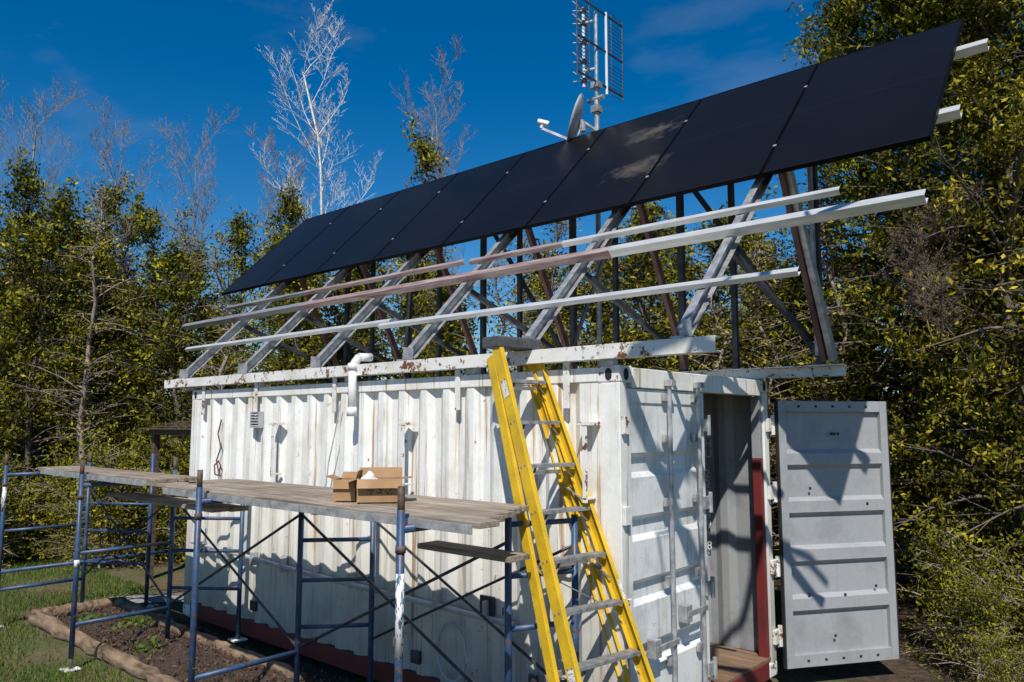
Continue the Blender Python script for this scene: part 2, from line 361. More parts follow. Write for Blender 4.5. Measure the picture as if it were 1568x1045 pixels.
for x in bx_: q.chan(B(x,1.903,-.075),B(x,3.75,-.075),.06,.10,N,.006,1)
q.fin('sloped_beam_extensions','redsteel',F,.002)
q=Part(); q.chan(B(-2.93,.42),B(1.13,.42),.045,.04,N,.004,-1); q.chan(B(-6.95,.47),B(-2.80,.47,.004),.045,.04,N,.004,-1)
q.chan(B(-.55,1.06),B(1.76,1.06),.07,.07,N,.005,-1); q.chan(B(-1.2,1.345),B(1.19,1.345),.045,.045,N,.004,-1)
q.fin('bright_rails','alu',F,.002)
q=Part(); q.chan(B(-4.9,1.06),B(-.553,1.06),.07,.07,N,.005,-1); q.chan(B(-2.35,1.345),B(-1.203,1.345),.045,.045,N,.004,-1); q.chan(B(-5.2,1.37),B(-2.45,1.37),.045,.045,N,.004,-1)
q.fin('primer_rails','pinkrail',F,.002)
q=Part(); q.chan(B(-7.9,1.06),B(-4.903,1.06),.07,.07,N,.005,-1); q.chan(B(-7.1,1.37),B(-5.203,1.37),.045,.045,N,.004,-1); q.fin('grey_rails','greyrail',F,.002)
q=Part(); q.chan(B(-7.75,2.14),B(1.84,2.14),.08,.07,N,.005,-1); q.chan(B(-7.75,3.2),B(1.92,3.2),.08,.07,N,.005,-1); q.fin('panel_rails','alu',F,.002)
q=Part()
for x in bx_:
    for t in (.42,1.06,1.345):
        q.boxc(tuple(B(x,t+.035,-.02)-Vector((.04,.015,.01))),tuple(B(x,t+.035,-.02)+Vector((.04,.015,.01))))
q.fin('rail_clips','alu',F,.002)
q=Part(); q2=Part(); q3=Part()
for i,x in enumerate(bx_):
    q.chan((x+.035,2.42,2.82),(x+.035,2.42,5.2),.06,.06,(0,1,0),.006)
    if i<5: q.chan((x-.75,2.42,2.82),(x-.75,2.42,5.2),.05,.05,(0,1,0),.006)
    q2.beam((x+.08,2.38,2.86),tuple(B(x+.08,2.1,-.14)),.045,.07)
    q3.beam((x-.04,2.36,3.05),tuple(B(x-.04,1.05,-.14)),.04,.05)
for i in range(0,5):
    a,b_=bx_[i],bx_[i+1]
    if i%2==0: q3.beam((a,2.47,2.9),(b_,2.47,4.9),.03,.05)
    if i in (1,3): q3.beam((a-.03,1.30,4.02),(b_+.0,2.36,3.0),.03,.05)
q.beam((-7.0,2.46,4.2),(1.0,2.46,4.2),.04,.05)
q.fin('rear_posts','steel',F,.002); q2.fin('red_braces','redsteel',F,.002); q3.fin('diagonal_ties','steel',F,.002)
q=Part(); x=bx_[0]; q.beam((x+.15,2.39,2.86),tuple(B(x+.12,2.15,-.12)),.05,.08); q.beam((x+.035,2.34,2.9),(x+.035,2.34,5.0),.05,.03); q.fin('end_brace','galv',F,.002)

# ---------------------------------------------------------------- solar panels
A=empty('solar_panel_array')
x0,x1=-7.68,1.72; nP=8; pw=(x1-x0)/nP; t0,t1=1.71,3.70
fr=Part(); gl=Part(); cl=Part()
for i in range(nP):
    a=x0+i*pw+.006; b_=x0+(i+1)*pw-.006
    def bxx(P,xa,xb,ta,tb,na,nb):
        vs=[B(xa,ta,na),B(xb,ta,na),B(xb,tb,na),B(xa,tb,na),B(xa,ta,nb),B(xb,ta,nb),B(xb,tb,nb),B(xa,tb,nb)]
        P.add(vs,[(0,3,2,1),(4,5,6,7),(0,1,5,4),(1,2,6,5),(2,3,7,6),(3,0,4,7)])
    n0,n1=.042,.077; f=.011
    bxx(fr,a,b_,t0,t0+f,n0,n1); bxx(fr,a,b_,t1-f,t1,n0,n1); bxx(fr,a,a+f,t0+f,t1-f,n0,n1); bxx(fr,b_-f,b_,t0+f,t1-f,n0,n1)
    bxx(fr,a+f,b_-f,t0+f,t1-f,n0+.02,n0+.024)
    gl.add([B(a+f,t0+f,n1-.002),B(b_-f,t0+f,n1-.002),B(b_-f,t1-f,n1-.002),B(a+f,t1-f,n1-.002)],[(0,1,2,3)])
    if i<nP-1:
        for t in (2.14,3.2): bxx(cl,b_-.008,b_+.018,t-.014,t+.014,n1+.001,n1+.006)
fr.fin('panel_frames','frameblk',A)
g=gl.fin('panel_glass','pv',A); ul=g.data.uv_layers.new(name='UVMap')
for pl in g.data.polygons:
    for li in pl.loop_indices:
        vco=g.data.vertices[g.data.loops[li].vertex_index].co
        k=(vco.x-x0)/pw; tt=((vco-Vector((0,0,2.95))).dot(U)-t0)/(t1-t0)
        ul.data[li].uv=((0 if (k-math.floor(k))<.5 else 1),round(tt))
cl.fin('mid_clamps','galv',A)

# ---------------------------------------------------------------- antenna + dish
T=empty('tv_antenna'); mx,my=-2.1,2.80
q=Part(); q.tube((mx,my,2.7),(mx,my,6.1),.03,12); q.tube((mx,my,6.0),(mx,my,7.2),.022,12); q.boxc((mx-.05,my-.05,5.95),(mx+.05,my+.05,6.03)); q.boxc((mx-.05,my-.05,6.25),(mx+.05,my+.05,6.32)); q.tube((mx-.12,my-.0,6.12),(mx+.1,my,6.12),.03,8)
q.fin('mast','galv',T,0)
q2=Part(); q3=Part(); base=Vector((mx,my,0)); Zv=lambda z:Vector((0,0,z))
yl,yr=-.42,.52; za,zb=6.25,7.28
for yy,rd in ((yl,.009),(yr,.009),(yl+.24,.007),(yr-.24,.007)):
    q3.tube(base+Vector((.03,yy,za)),base+Vector((.03,yy,zb)),rd,6)
k=22
for i in range(k+1):
    z=za+(zb-za)*i/k
    if i%11<9: q3.tube(base+Vector((.03,yl if i%2 else yl-.02,z)),base+Vector((.03,yl+.26,z)),.004,5); q3.tube(base+Vector((.03,yr-.30,z)),base+Vector((.03,yr+.02,z)),.004,5)
for z in (za+.06,za+.5,zb-.06): q3.beam(base+Vector((.03,yl,z)),base+Vector((.03,yr,z)),.015,.02)
q2.tube(base+Vector((-.16,-.03,6.3)),base+Vector((-.16,-.03,7.3)),.018,8); q2.tube(base+Vector((.03,.17,6.22)),base+Vector((.03,.17,7.25)),.016,8)
for z in (6.5,7.1): q2.tube(base+Zv(z),base+Vector((-.16,-.03,z)),.013,8)
for z in (6.38,6.62,6.86,7.10,7.26):
    for sg in (-1,1):
        for dz in (-.06,.06): q2.tube(base+Vector((-.16,-.03,z)),base+Vector((-.19,-.03+.17*sg,z+dz)),.006,5)
    q3.boxc(tuple(base+Vector((-.19,-.06,z-.025))),tuple(base+Vector((-.13,.0,z+.025))))
q2.fin('driven_elements','plastic',T); q3.fin('reflector_grid','steel',T)
T2=empty('satellite_dish')
dc=Vector((-2.28,2.62,5.86)); ax=Vector((-.80,-.50,.30)).normalized(); upv=Vector((0,0,1)); sd=ax.cross(upv).normalized(); uu=sd.cross(ax)
q=Part(); vs=[]; fs=[]; nr,na=6,28
for j in range(nr+1):
    r=j/nr
    for i in range(na):
        t=6.2832*i/na; vs.append(dc+sd*(.26*r*math.cos(t))+uu*(.31*r*math.sin(t))+ax*(.065*r*r-.065))
for j in range(nr):
    for i in range(na): fs.append((j*na+i,j*na+(i+1)%na,(j+1)*na+(i+1)%na,(j+1)*na+i))
q.add(vs,fs); o=q.fin('reflector','dish',T2,0,True); sm=o.modifiers.new('s','SOLIDIFY'); sm.thickness=.008
q=Part(); lo=dc-uu*.26; foc=dc+ax*.36-uu*.20
q.beam(tuple(lo-ax*.05),tuple(foc),.02,.03); q.tube(tuple(dc-ax*.07),(mx+.0,my,5.72),.022,8); q.tube(tuple(dc-ax*.07),tuple(dc-ax*.13-uu*.12),.04,8); q.beam(tuple(dc-ax*.1-uu*.1),tuple(lo-ax*.05),.03,.03); q.tube((mx,my,5.72),(mx,my,5.4),.034,8)
q.fin('arm','galv',T2)
q=Part(); q.tube(tuple(foc+uu*.0),tuple(foc+uu*.07),.02,8); q.tube(tuple(foc+uu*.07-ax*.07),tuple(foc+uu*.07+ax*.06),.035,12); q.fin('lnb','plastic',T2)

# ---------------------------------------------------------------- scaffolding
SC=empty('scaffolding')
XF=[-.5,-2.85,-5.2,-7.5]; XR=[-.3,-2.45,-4.6,-6.75]; YF,YM,YR=-1.48,-.57,-.12
pq=Part(); th=Part(); rt=Part(); pl=Part(); wn=Part(); sp=Part()
for i,x in enumerate(XF):
    for y in (YF,YM):
        top=1.83 if (y==YF or i>1) else 1.73
        pq.tube((x,y,.12),(x,y,top),.024,12); rt.tube((x,y,.02),(x,y,.14),.018,8); pl.boxc((x-.07,y-.07,.012),(x+.07,y+.07,.022))
        for z in (.5,1.1): sp.tube((x-.03,y,z),(x+.03,y,z),.008,6); sp.tube((x-.045,y,z-.02),(x-.045,y,z+.03),.006,6)
        if top>1.8:
            rt.tube((x,y,top-.02),(x,y,top+.13),.021,10); rt.tube((x,y,top-.24),(x,y,top-.20),.030,10)
    for z,r in ((1.72,.024),(.42,.021)): pq.tube((x,YF,z),(x,YM,z),r,10)
    if i in (2,3): pq.tube((x,YF,1.08),(x,YM,1.08),.018,8)
for i,x in enumerate(XR):
    pq.tube((x,YR,.12),(x,YR,1.70+(.25 if i==3 else 0)),.023,12); pl.boxc((x-.07,YR-.07,.11),(x+.07,YR+.07,.125))
    for z in (1.66,1.33,1.0,.62): pq.tube((x,YR,z),(XF[i],YM,z),.018,8)
wn.tube((-.5,YF,1.02),(-.5,YF,1.48),.0246,12); wn.tube((-7.5,YF,1.3),(-7.5,YF,1.6),.0246,12); wn.tube((-5.2,YF,.95),(-5.2,YF,1.02),.0246,12)
for i in range(3):
    a,b_=XF[i],XF[i+1]
    th.tube((a,YM,1.55),(b_,YM,.45),.012,6); th.tube((a,YM,.45),(b_,YM,1.55),.012,6)
    if i==0: th.tube((XR[0],YR,1.5),(XR[1],YR,.5),.011,6); th.tube((XR[0],YR,.5),(XR[1],YR,1.5),.011,6)
pq.tube((-7.5,YF,.62),(-7.5,.9,.62),.022,10)
pq.fin('frames','blue',SC,0,True); th.fin('cross_braces','steel',SC,0,True); rt.fin('couplers','rusttube',SC,0,True); pl.fin('base_plates','whiterail',SC); wn.fin('worn_paint_bands','worn',SC,0,True); sp.fin('brace_pins','rusttube',SC)
q=Part(); al=Part()
random.seed(3)
def deck(xa,xb,ya,yb,z,nb,thk=.035,skew=0):
    wd=(yb-ya)/nb
    for i in range(nb):
        dx=random.uniform(-.05,.05)+skew*i/max(1,nb-1); dz=random.uniform(-.004,.004)
        q.boxc((xa+dx,ya+i*wd+.005,z-thk+dz),(xb+skew*i/max(1,nb-1)+random.uniform(-.03,.03),ya+(i+1)*wd-.005,z+dz))
deck(-3.7,.02,-1.38,-.53,1.79,5,.035,-.38)
for y,xo in ((-1.392,0),(-.96,-.2),(-.515,-.38)): al.beam((-3.65+xo,y,1.75),(-.03+xo,y,1.75),.012,.05)
for x in (-3.6,-2.6,-1.5,-.55): al.beam((x,-1.38,1.73),(x,-.53,1.73),.05,.03)
deck(-6.6,-3.8,-1.42,-1.0,1.84,2)
al.beam((-6.5,-1.43,1.80),(-3.9,-1.43,1.80),.012,.05)
deck(-5.5,-3.35,-1.12,-.78,1.60,2)
deck(-6.9,-4.6,-.9,-.62,1.72,1)
deck(-1.15,-.28,-.80,-.60,1.50,1)
q.fin('planks','deck',SC,.004); al.fin('plank_edges','galv',SC,.002)

# ---------------------------------------------------------------- cardboard box
CB=empty('cardboard_box')
def rotbox(P,cx,cy,z0,hx,hy,hz,ang,flaps,t=.005):
    R_=Matrix.Rotation(ang,3,'Z'); c=Vector((cx,cy,z0))
    g=lambda a,b_,z: c+R_@Vector((a,b_,z))
    for (a0,a1,b0,b1) in ((-hx,hx,-hy,-hy+t),(-hx,hx,hy-t,hy),(-hx,-hx+t,-hy+t,hy-t),(hx-t,hx,-hy+t,hy-t)):
        P.add([g(a0,b0,0),g(a1,b0,0),g(a1,b1,0),g(a0,b1,0),g(a0,b0,hz),g(a1,b0,hz),g(a1,b1,hz),g(a0,b1,hz)],[(0,3,2,1),(4,5,6,7),(0,1,5,4),(1,2,6,5),(2,3,7,6),(3,0,4,7)])
    P.add([g(-hx,-hy,.004),g(hx,-hy,.004),g(hx,hy,.004),g(-hx,hy,.004)],[(0,1,2,3)])
    fl=hy*.7
    for k,(a,b_,c_,d_,ox,oy) in enumerate(((-hx,-hy,hx,-hy,0,-1),(hx,-hy,hx,hy,1,0),(hx,hy,-hx,hy,0,1),(-hx,hy,-hx,-hy,-1,0))):
        an=flaps[k]; dx,dy=ox*fl*math.sin(an),oy*fl*math.sin(an); dz=fl*math.cos(an)
        P.add([g(a,b_,hz),g(c_,d_,hz),g(c_+dx,d_+dy,hz+dz),g(a+dx,b_+dy,hz+dz)],[(0,1,2,3)])
    return g
q=Part(); g=rotbox(q,-1.22,-1.05,1.80,.145,.10,.15,.85,(2.5,1.5,.4,1.9)); rotbox(q,-1.45,-1.14,1.80,.075,.09,.14,.65,(2.8,.3,.9,1.2))
q.fin('cardboard_walls','card',CB)
q=Part(); q.add([g(-.08,-.1025,.05),g(.10,-.1025,.05),g(.10,-.1025,.10),g(-.08,-.1025,.10)],[(0,1,2,3)]); q.add([g(.1475,-.06,.04),g(.1475,.04,.04),g(.1475,.04,.09),g(.1475,-.06,.09)],[(0,1,2,3)]); q.fin('printing','cardprint',CB)
q=Part(); rr=random.Random(5); vs=[];
for j in range(5):
    for i in range(8):
        t=6.2832*i/8; r=[.07,.065,.05,.03,.006][j]*rr.uniform(.8,1.2); vs.append(g(r*math.cos(t)-.07,r*math.sin(t),.11+.022*j))
q.add(vs,[(j*8+i,j*8+(i+1)%8,(j+1)*8+(i+1)%8,(j+1)*8+i) for j in range(4) for i in range(8)]); q.fin('plastic_bag','plastic',CB)

# ---------------------------------------------------------------- step ladder
LD=empty('step_ladder')
top=Vector((-.80,-.17,2.90)); bot=Vector((.455,-.38,.0)); ln=(top-bot); lng=ln.length; ld=ln.normalized()
hz_=Vector((bot.x-top.x,bot.y-top.y,0)).normalized(); wd=Vector((0,0,1)).cross(hz_).normalized()
if wd.y<0: wd=-wd
nf=wd.cross(ld).normalized()
if nf.dot(hz_)<0: nf=-nf
rl=Part(); st=Part(); lb=Part(); br=Part()
wt,wb=.165,.34
def railpt(sgn,s,off):
    return bot+ld*(lng*s)+wd*(sgn*(wb+(wt-wb)*s))+nf*off
for sg in (-1,1):
    rl.chan(railpt(sg,0.005,0),railpt(sg,.985,0),.034,.095,nf,.006,-sg)
    rl.chan(railpt(sg,0.005,-.23),railpt(sg,.975,-.09),.030,.08,nf,.006,-sg)
ns=9
for i in range(1,ns+1):
    s=i/(ns+1.0)
    hw=wb+(wt-wb)*s-.014
    c=bot+ld*(lng*s)
    a=c-wd*hw; b_=c+wd*hw
    st.extrude([(-.042,-.012),(-.042,.012),(.042,.012),(.042,-.012),(.034,-.012),(.034,.004),(-.034,.004),(-.034,-.012)],a,b_,(0,0,1))
    for sg in (-1,1):
        br.beam(c+wd*(sg*hw*.99)-Vector((0,0,.02)),c+wd*(sg*hw*.7)-Vector((0,0,.02)),.02,.004)
        br.beam(c+wd*(sg*(hw-.01))-ld*.10,c+wd*(sg*hw*.62)-Vector((0,0,.015)),.018,.003)
        br.tube(c+wd*(sg*(hw+.034))+nf*.02,c+wd*(sg*(hw+.028))+nf*.02,.008,8); br.tube(c+wd*(sg*(hw+.034))-nf*.02,c+wd*(sg*(hw+.028))-nf*.02,.008,8)
    if i%2==1:
        off=-.23+.14*s; c2=c+nf*off; h2=hw
        br.beam(c2-wd*h2,c2+wd*h2,.03,.025)
        if i in (1,3,5): br.beam(c2-wd*h2,c2+wd*h2-ld*.28,.02,.006)
for s in (.45,.62):
    for sg in (-1,1): br.beam(railpt(sg,s,.0)-wd*sg*.02,railpt(sg,s+.05,-.14)-wd*sg*.02,.02,.005)
rl.fin('rails','yellow',LD,.003); st.fin('steps','ladalu',LD,.002); br.fin('braces_and_rivets','ladalu',LD)
q=Part(); ct=bot+ld*(lng*.995)
q.extrude([(-.13,-.05),(.07,-.05),(.07,.018),(.055,.03),(-.115,.03),(-.13,.018)],ct-wd*.20+Vector((0,0,.02)),ct+wd*.20+Vector((0,0,.02)),(0,0,1)); q.fin('top_cap','cap',LD,.006)
def lab(sg,s0,s1,off,w_):
    if sg<0:
        a=railpt(-1,s0,off)-wd*.0195; b_=railpt(-1,s1,off)-wd*.0195; e=nf*w_
    else:
        a=railpt(1,s0,.050); b_=railpt(1,s1,.050); e=wd*w_
    lb.add([a-e,a+e,b_+e,b_-e],[(0,1,2,3)])
lab(-1,.24,.30,0,.03); lab(-1,.86,.9,0,.03); lab(-1,.05,.15,0,.03); lab(1,.40,.44,0,.012); lb.fin('labels','label',LD)
q=Part()
for sg in (-1,1):
    q.beam(railpt(sg,-.005,0),railpt(sg,.02,0),.05,.10,nf); q.beam(railpt(sg,-.005,-.23),railpt(sg,.02,-.23),.045,.085,nf)
q.fin('feet','cap',LD,.004)

# ---------------------------------------------------------------- ground
m,nt,b=newmat('earth_and_grass'); v=mapping(nt); n=noise(nt,v,.9,8,.65); n2=noise(nt,v,18,6,.7)
c=ramp(nt,n,[(.32,(.12,.085,.05)),(.48,(.15,.12,.06)),(.58,(.085,.105,.028)),(.7,(.11,.14,.04))])
c=mixc(nt,.6,c,ramp(nt,n2,[(.3,(.35,.33,.3)),(.7,(1.3,1.25,1.15))]),'MULTIPLY')
nt.links.new(c,b.inputs['Base Color']); b.inputs['Roughness'].default_value=.95; bump(nt,b,n2,.8,.05); M['ground']=m
q=Part(); q.add([(-300,-300,0),(300,-300,0),(300,300,0),(-300,300,0)],[(0,1,2,3)]); q.fin('ground','ground')
M['gravel']=mat('gravel_grey',(.16,.15,.14),(.42,.40,.38),45,.9,0,.8,(1,1,1),.35,.65,.02)
q=Part(); q.add([(-8.1,-.9,.008),(-7.75,-1.0,.008),(-7.65,-.6,.008),(-7.6,.0,.008),(-6.9,.8,.008),(-7.5,.9,.008),(-8.1,.1,.008)],[(0,1,2,3,4,5,6)]); q.fin('gravel_path','gravel')
M['litter']=mat('leaf_litter',(.02,.013,.008),(.11,.07,.04),12,.95,0,.8,(1,1,1),.3,.7,.04)
q=Part(); pts=[(-16,-3),(-12.3,-1.4),(-10.5,1.0),(-8.9,2.2),(-6.2,3.2),(-3,3.3),(1,3.0),(3,2.2),(14,1),(14,30),(-30,30),(-30,-3)]
q.add([(a,b_,.004) for a,b_ in pts],[tuple(range(len(pts)))]); q.fin('forest_floor','litter')
M['soil']=mat('dark_mulch',(.018,.012,.009),(.075,.048,.032),30,.95,0,.9,(1,1,1),.3,.7,.03)
GB=empty('garden_bed')
rng=np.random.default_rng(4)
nx,ny=160,24; X,Y=np.meshgrid(np.linspace(-7.35,-.2,nx),np.linspace(-1.07,-.05,ny),indexing='ij'); Z=.05+.03*np.sin(X*3.1)*np.cos(Y*4)+rng.normal(0,.012,X.shape)
q=Part(); V=[(float(a),float(b_),float(c_)) for a,b_,c_ in zip(X.ravel(),Y.ravel(),Z.ravel())]
q.add(V,[(i*ny+j,(i+1)*ny+j,(i+1)*ny+j+1,i*ny+j+1) for i in range(nx-1) for j in range(ny-1)]); q.fin('soil','soil',GB)
def numquads(name,V,Fq,mi,tint,mats,parent=None,link=True):
    me=bpy.data.meshes.new(name); nv=len(V); nf_=len(Fq)
    me.vertices.add(nv); me.vertices.foreach_set('co',np.asarray(V,np.float32).ravel())
    me.loops.add(nf_*4); me.loops.foreach_set('vertex_index',np.asarray(Fq,np.int32).ravel())
    me.polygons.add(nf_); me.polygons.foreach_set('loop_start',np.arange(0,nf_*4,4,dtype=np.int32)); me.polygons.foreach_set('material_index',np.asarray(mi,np.int32))
    me.update(calc_edges=True)
    at=me.attributes.new('tint','FLOAT','POINT'); at.data.foreach_set('value',np.asarray(tint,np.float32))
    for k in mats: me.materials.append(M[k])
    if not link: return me
    o=bpy.data.objects.new(name,me); COL.objects.link(o); o.parent=parent; return o
def norm(a): return a/np.maximum(np.linalg.norm(a,axis=1,keepdims=True),1e-6)
def leafquads(c,size,rng,asp=.5,bias=None):
    n=len(c); u=rng.normal(size=(n,3)); 
    if bias is not None: u=u*.7+np.array(bias)
    u=norm(u); v=norm(np.cross(u,rng.normal(size=(n,3)))); s=size[:,None]
    P=np.stack([c-u*s,c+v*s*asp,c+u*s,c-v*s*asp],1).reshape(-1,3)
    return P,np.arange(n*4).reshape(n,4)
n=5000; c=np.stack([rng.uniform(-7.3,-.3,n),rng.uniform(-1.05,-.05,n),rng.uniform(.05,.10,n)],1)
P,Fq=leafquads(c,rng.uniform(.01,.03,n),rng,.35); M['chip']=mat('wood_chips',(.03,.02,.012),(.17,.10,.06),9,.9,0,0)
numquads('mulch_chips',P,Fq,np.zeros(n),np.zeros(n*4),['chip'],GB)
c=np.concatenate([np.array(a)+rng.normal(size=(60,3))*[.09,.09,.03]+[0,0,.06] for a in ((-6.7,-.75,.05),(-6.2,-.5,.05),(-5.1,-.8,.04))]); P,Fq=leafquads(c,rng.uniform(.02,.045,len(c)),rng,.6)
numquads('seedlings',P,Fq,np.zeros(len(c)),np.repeat(rng.uniform(.5,.9,len(c)),4),['grass'],GB)
def segs2quads(segs,n=5):
    S_=np.array([[*a,*b_,r1,r2] for a,b_,r1,r2 in segs],float); p1=S_[:,:3];p2=S_[:,3:6]
    d=norm(p2-p1); ref=np.where(np.abs(d[:,2:3])>.9,np.array([[1.,0,0]]),np.array([[0,0,1.]])); s=norm(np.cross(d,ref)); u=np.cross(s,d)
    an=np.arange(n)*2*np.pi/n; ring=np.cos(an)[None,:,None]*s[:,None,:]+np.sin(an)[None,:,None]*u[:,None,:]
    A1=p1[:,None]+ring*S_[:,6][:,None,None]; A2=p2[:,None]+ring*S_[:,7][:,None,None]
    V=np.concatenate([A1,A2],1).reshape(-1,3); k=len(S_); i=np.arange(n); f=np.stack([i,(i+1)%n,n+(i+1)%n,n+i],1)
    Fq=(f[None]+(np.arange(k)*2*n)[:,None,None]).reshape(-1,4); return V,Fq
LG=empty('log_edging')
def logobj(p1,p2,r,seed):
    rg=random.Random(seed); q=Part(); k=14; n=12; vs=[]; p1=Vector(p1);p2=Vector(p2); d,sd,u=q.axes(p1,p2,(0,0,1))
    for j in range(k+1):
        c=p1.lerp(p2,j/k)+sd*rg.uniform(-.02,.02)+u*rg.uniform(-.012,.012); rr_=r*(1-.2*j/k)*rg.uniform(.9,1.1)
        for i in range(n):
            t=6.2832*i/n; vs.append(c+(sd*math.cos(t)+u*math.sin(t))*rr_*rg.uniform(.9,1.1))
    q.add(vs,[(j*n+i,j*n+(i+1)%n,(j+1)*n+(i+1)%n,(j+1)*n+i) for j in range(k) for i in range(n)]+[tuple(range(n))[::-1],tuple(range(k*n,k*n+n))])
    q.fin('log','log',LG,0,True)
logobj((-7.45,-1.10,.06),(-5.3,-1.12,.06),.085,1); logobj((-5.25,-1.10,.05),(-3.1,-1.13,.05),.075,2); logobj((-3.0,-1.1,.05),(-.8,-1.1,.05),.07,3)
logobj((-7.4,-.18,.08),(-5.4,-.28,.07),.075,4); logobj((-5.3,-.27,.07),(-3.2,-.27,.06),.065,5); logobj((-7.5,-1.05,.06),(-7.48,-.15,.07),.08,6)
n=75000; c=np.stack([rng.uniform(-12,-3.6,n),rng.uniform(-5.2,.6,n),np.zeros(n)],1)
keep=(np.sin(c[:,0]*2.1+c[:,1]*1.3)+np.sin(c[:,0]*.9-c[:,1]*3.1)+rng.normal(0,.7,n))>-.9
keep&=~((c[:,0]>-7.6)&(c[:,1]>-1.22)); keep&=~((c[:,0]>-8.1)&(c[:,1]>-1.1)&(rng.random(n)<.9)); c=c[keep]; n=len(c)
h=rng.uniform(.025,.075,n); lean=rng.normal(0,.02,(n,3)); lean[:,2]=0; s=rng.normal(size=(n,3)); s[:,2]=0; s=norm(s)*.005
tp=c+lean+np.stack([h*0,h*0,h],1); P=np.stack([c-s,c+s,tp+s*.2,tp-s*.2],1).reshape(-1,3)
numquads('grass',P,np.arange(n*4).reshape(n,4),np.zeros(n),np.repeat(rng.uniform(0,1,n),4),['grass'])
SH=empty('wood_shed'); q=Part()
for x in (-9.0,-7.7):
    for y in (.9,2.2): q.beam((x,y,0),(x,y,2.2 if y<1 else 2.45),.09,.09)
for i in range(8): q.beam((-9.2,.8+i*.2,2.24+i*.035),(-7.45,.8+i*.2,2.24+i*.035),.17,.02)
q.beam((-9.1,.86,2.19),(-7.5,.86,2.19),.05,.09); q.fin('posts_and_roof_boards','rusttube',SH)

# ---------------------------------------------------------------- trees
def cedar(name,seed,h,r,nl,cp,lp,leaf,lowt=.03,sig=.15,crown=.75,thin=0.,mats=('bark','leaf'),bareamt=.12):
    rng=np.random.default_rng(seed); segs=[]
    tr=[np.array([0,0,0.])]; k=9
    for i in range(1,k+1):
        tr.append(np.array([rng.normal(0,.06)*i/3,rng.normal(0,.06)*i/3,h*.97*i/k]))
    rb=.010*h+.01
    for i in range(k): segs.append((tr[i],tr[i+1],rb*(1-i/k)+.008,rb*(1-(i+1)/k)+.008))
    cents=[];ct=[];cw=[]
    lob=rng.uniform(0,6.28,4)
    for i in range(nl):
        t=lowt+(1-lowt)*(rng.random()**.95); z=t*h*.96; idx=min(int(t*k*.96),k-1); f=t*k*.96-idx; base=tr[idx]*(1-f)+tr[idx+1]*f; base=np.array([base[0],base[1],z])
        az=rng.uniform(0,6.2832)
        pr=r*min(1,(1-t)*1.7)**crown*(.8+.22*math.sin(az*2+lob[0]+t*5)+.2*math.sin(t*17+lob[1]+az))+.12
        ll=pr*rng.uniform(.4,1.3); rise=rng.uniform(.15,1.0)*(.6+.9*t); d=np.array([math.cos(az),math.sin(az),0])
        def pt(s): return base+d*ll*s+np.array([0,0,rise*ll*s-.35*ll*s*s])
        pp=[pt(s) for s in (0,.35,.7,1.0)]; rr_=.010+.010*ll*(1-t*.5)
        for a in range(3): segs.append((pp[a],pp[a+1],rr_*(1-a*.3),rr_*(1-(a+1)*.3)+.002))
        lt=rng.uniform(0,1); bareb=rng.random()<bareamt
        for c_ in range(cp):
            s=rng.uniform(.3,1.06); ce=pt(s)+rng.normal(size=3)*[.17,.17,.13]*ll**.5
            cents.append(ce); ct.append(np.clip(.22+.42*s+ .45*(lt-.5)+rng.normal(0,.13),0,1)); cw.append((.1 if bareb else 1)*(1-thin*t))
            segs.append((pt(s*.85),ce,.005,.003))
    for c_ in range(5): cents.append(np.array([tr[-1][0],tr[-1][1],h-.25+.08*c_])); ct.append(.7); cw.append(1-thin*.8)
    cents=np.array(cents);ct=np.array(ct); nL=(rng.uniform(.3,1.6,len(cents))*lp*np.array(cw)).astype(int)
    C_=np.repeat(cents,nL,0); tt=np.repeat(ct,nL); n=len(C_)
    C_=C_+rng.normal(size=(n,3))*[sig,sig,sig*.85]; C_[:,2]=np.maximum(C_[:,2],.03)
    tt=np.clip(tt+rng.normal(0,.14,n),0,1); P,Fq=leafquads(C_,leaf*rng.uniform(.5,1.3,n),rng,.42,(0,0,-.35))
    Vt,Ft=segs2quads(segs,4)
    V=np.concatenate([Vt,P]); Fa=np.concatenate([Ft,Fq+len(Vt)]); mi=np.concatenate([np.zeros(len(Ft)),np.ones(len(Fq))]); ti=np.concatenate([np.zeros(len(Vt)),np.repeat(tt,4)])
    return numquads(name,V,Fa,mi,ti,list(mats),None,False)
def place(me,name,x,y,sc_,rot,parent=None,z=0,sz=None):
    o=bpy.data.objects.new(name,me); COL.objects.link(o); o.location=(x,y,z); o.rotation_euler=(0,0,rot); o.scale=(sc_,sc_,sz or sc_)
    if parent: o.parent=parent
    return o
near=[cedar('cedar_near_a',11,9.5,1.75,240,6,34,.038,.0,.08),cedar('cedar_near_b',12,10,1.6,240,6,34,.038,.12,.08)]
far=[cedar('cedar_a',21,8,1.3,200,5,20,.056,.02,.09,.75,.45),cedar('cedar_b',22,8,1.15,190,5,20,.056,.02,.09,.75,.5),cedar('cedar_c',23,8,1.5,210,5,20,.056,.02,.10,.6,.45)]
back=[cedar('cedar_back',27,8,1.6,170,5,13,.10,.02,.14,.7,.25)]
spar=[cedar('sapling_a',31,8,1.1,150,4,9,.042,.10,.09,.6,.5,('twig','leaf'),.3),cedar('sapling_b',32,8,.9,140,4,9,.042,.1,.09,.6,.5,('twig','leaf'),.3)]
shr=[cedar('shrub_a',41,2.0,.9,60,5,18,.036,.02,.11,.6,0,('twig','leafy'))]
rg=random.Random(12)
edge=[(-14.5,-2.6,6.0),(-13.07,-1.08,6.2),(-11.9,.62,6.6),(-10.68,2.35,5.5),(-8.9,3.92,6.0),(-6.41,4.78,5.6),(-4.16,5.42,5.2),(-2.18,5.84,5.0),(-.9,6.2,5.6)]
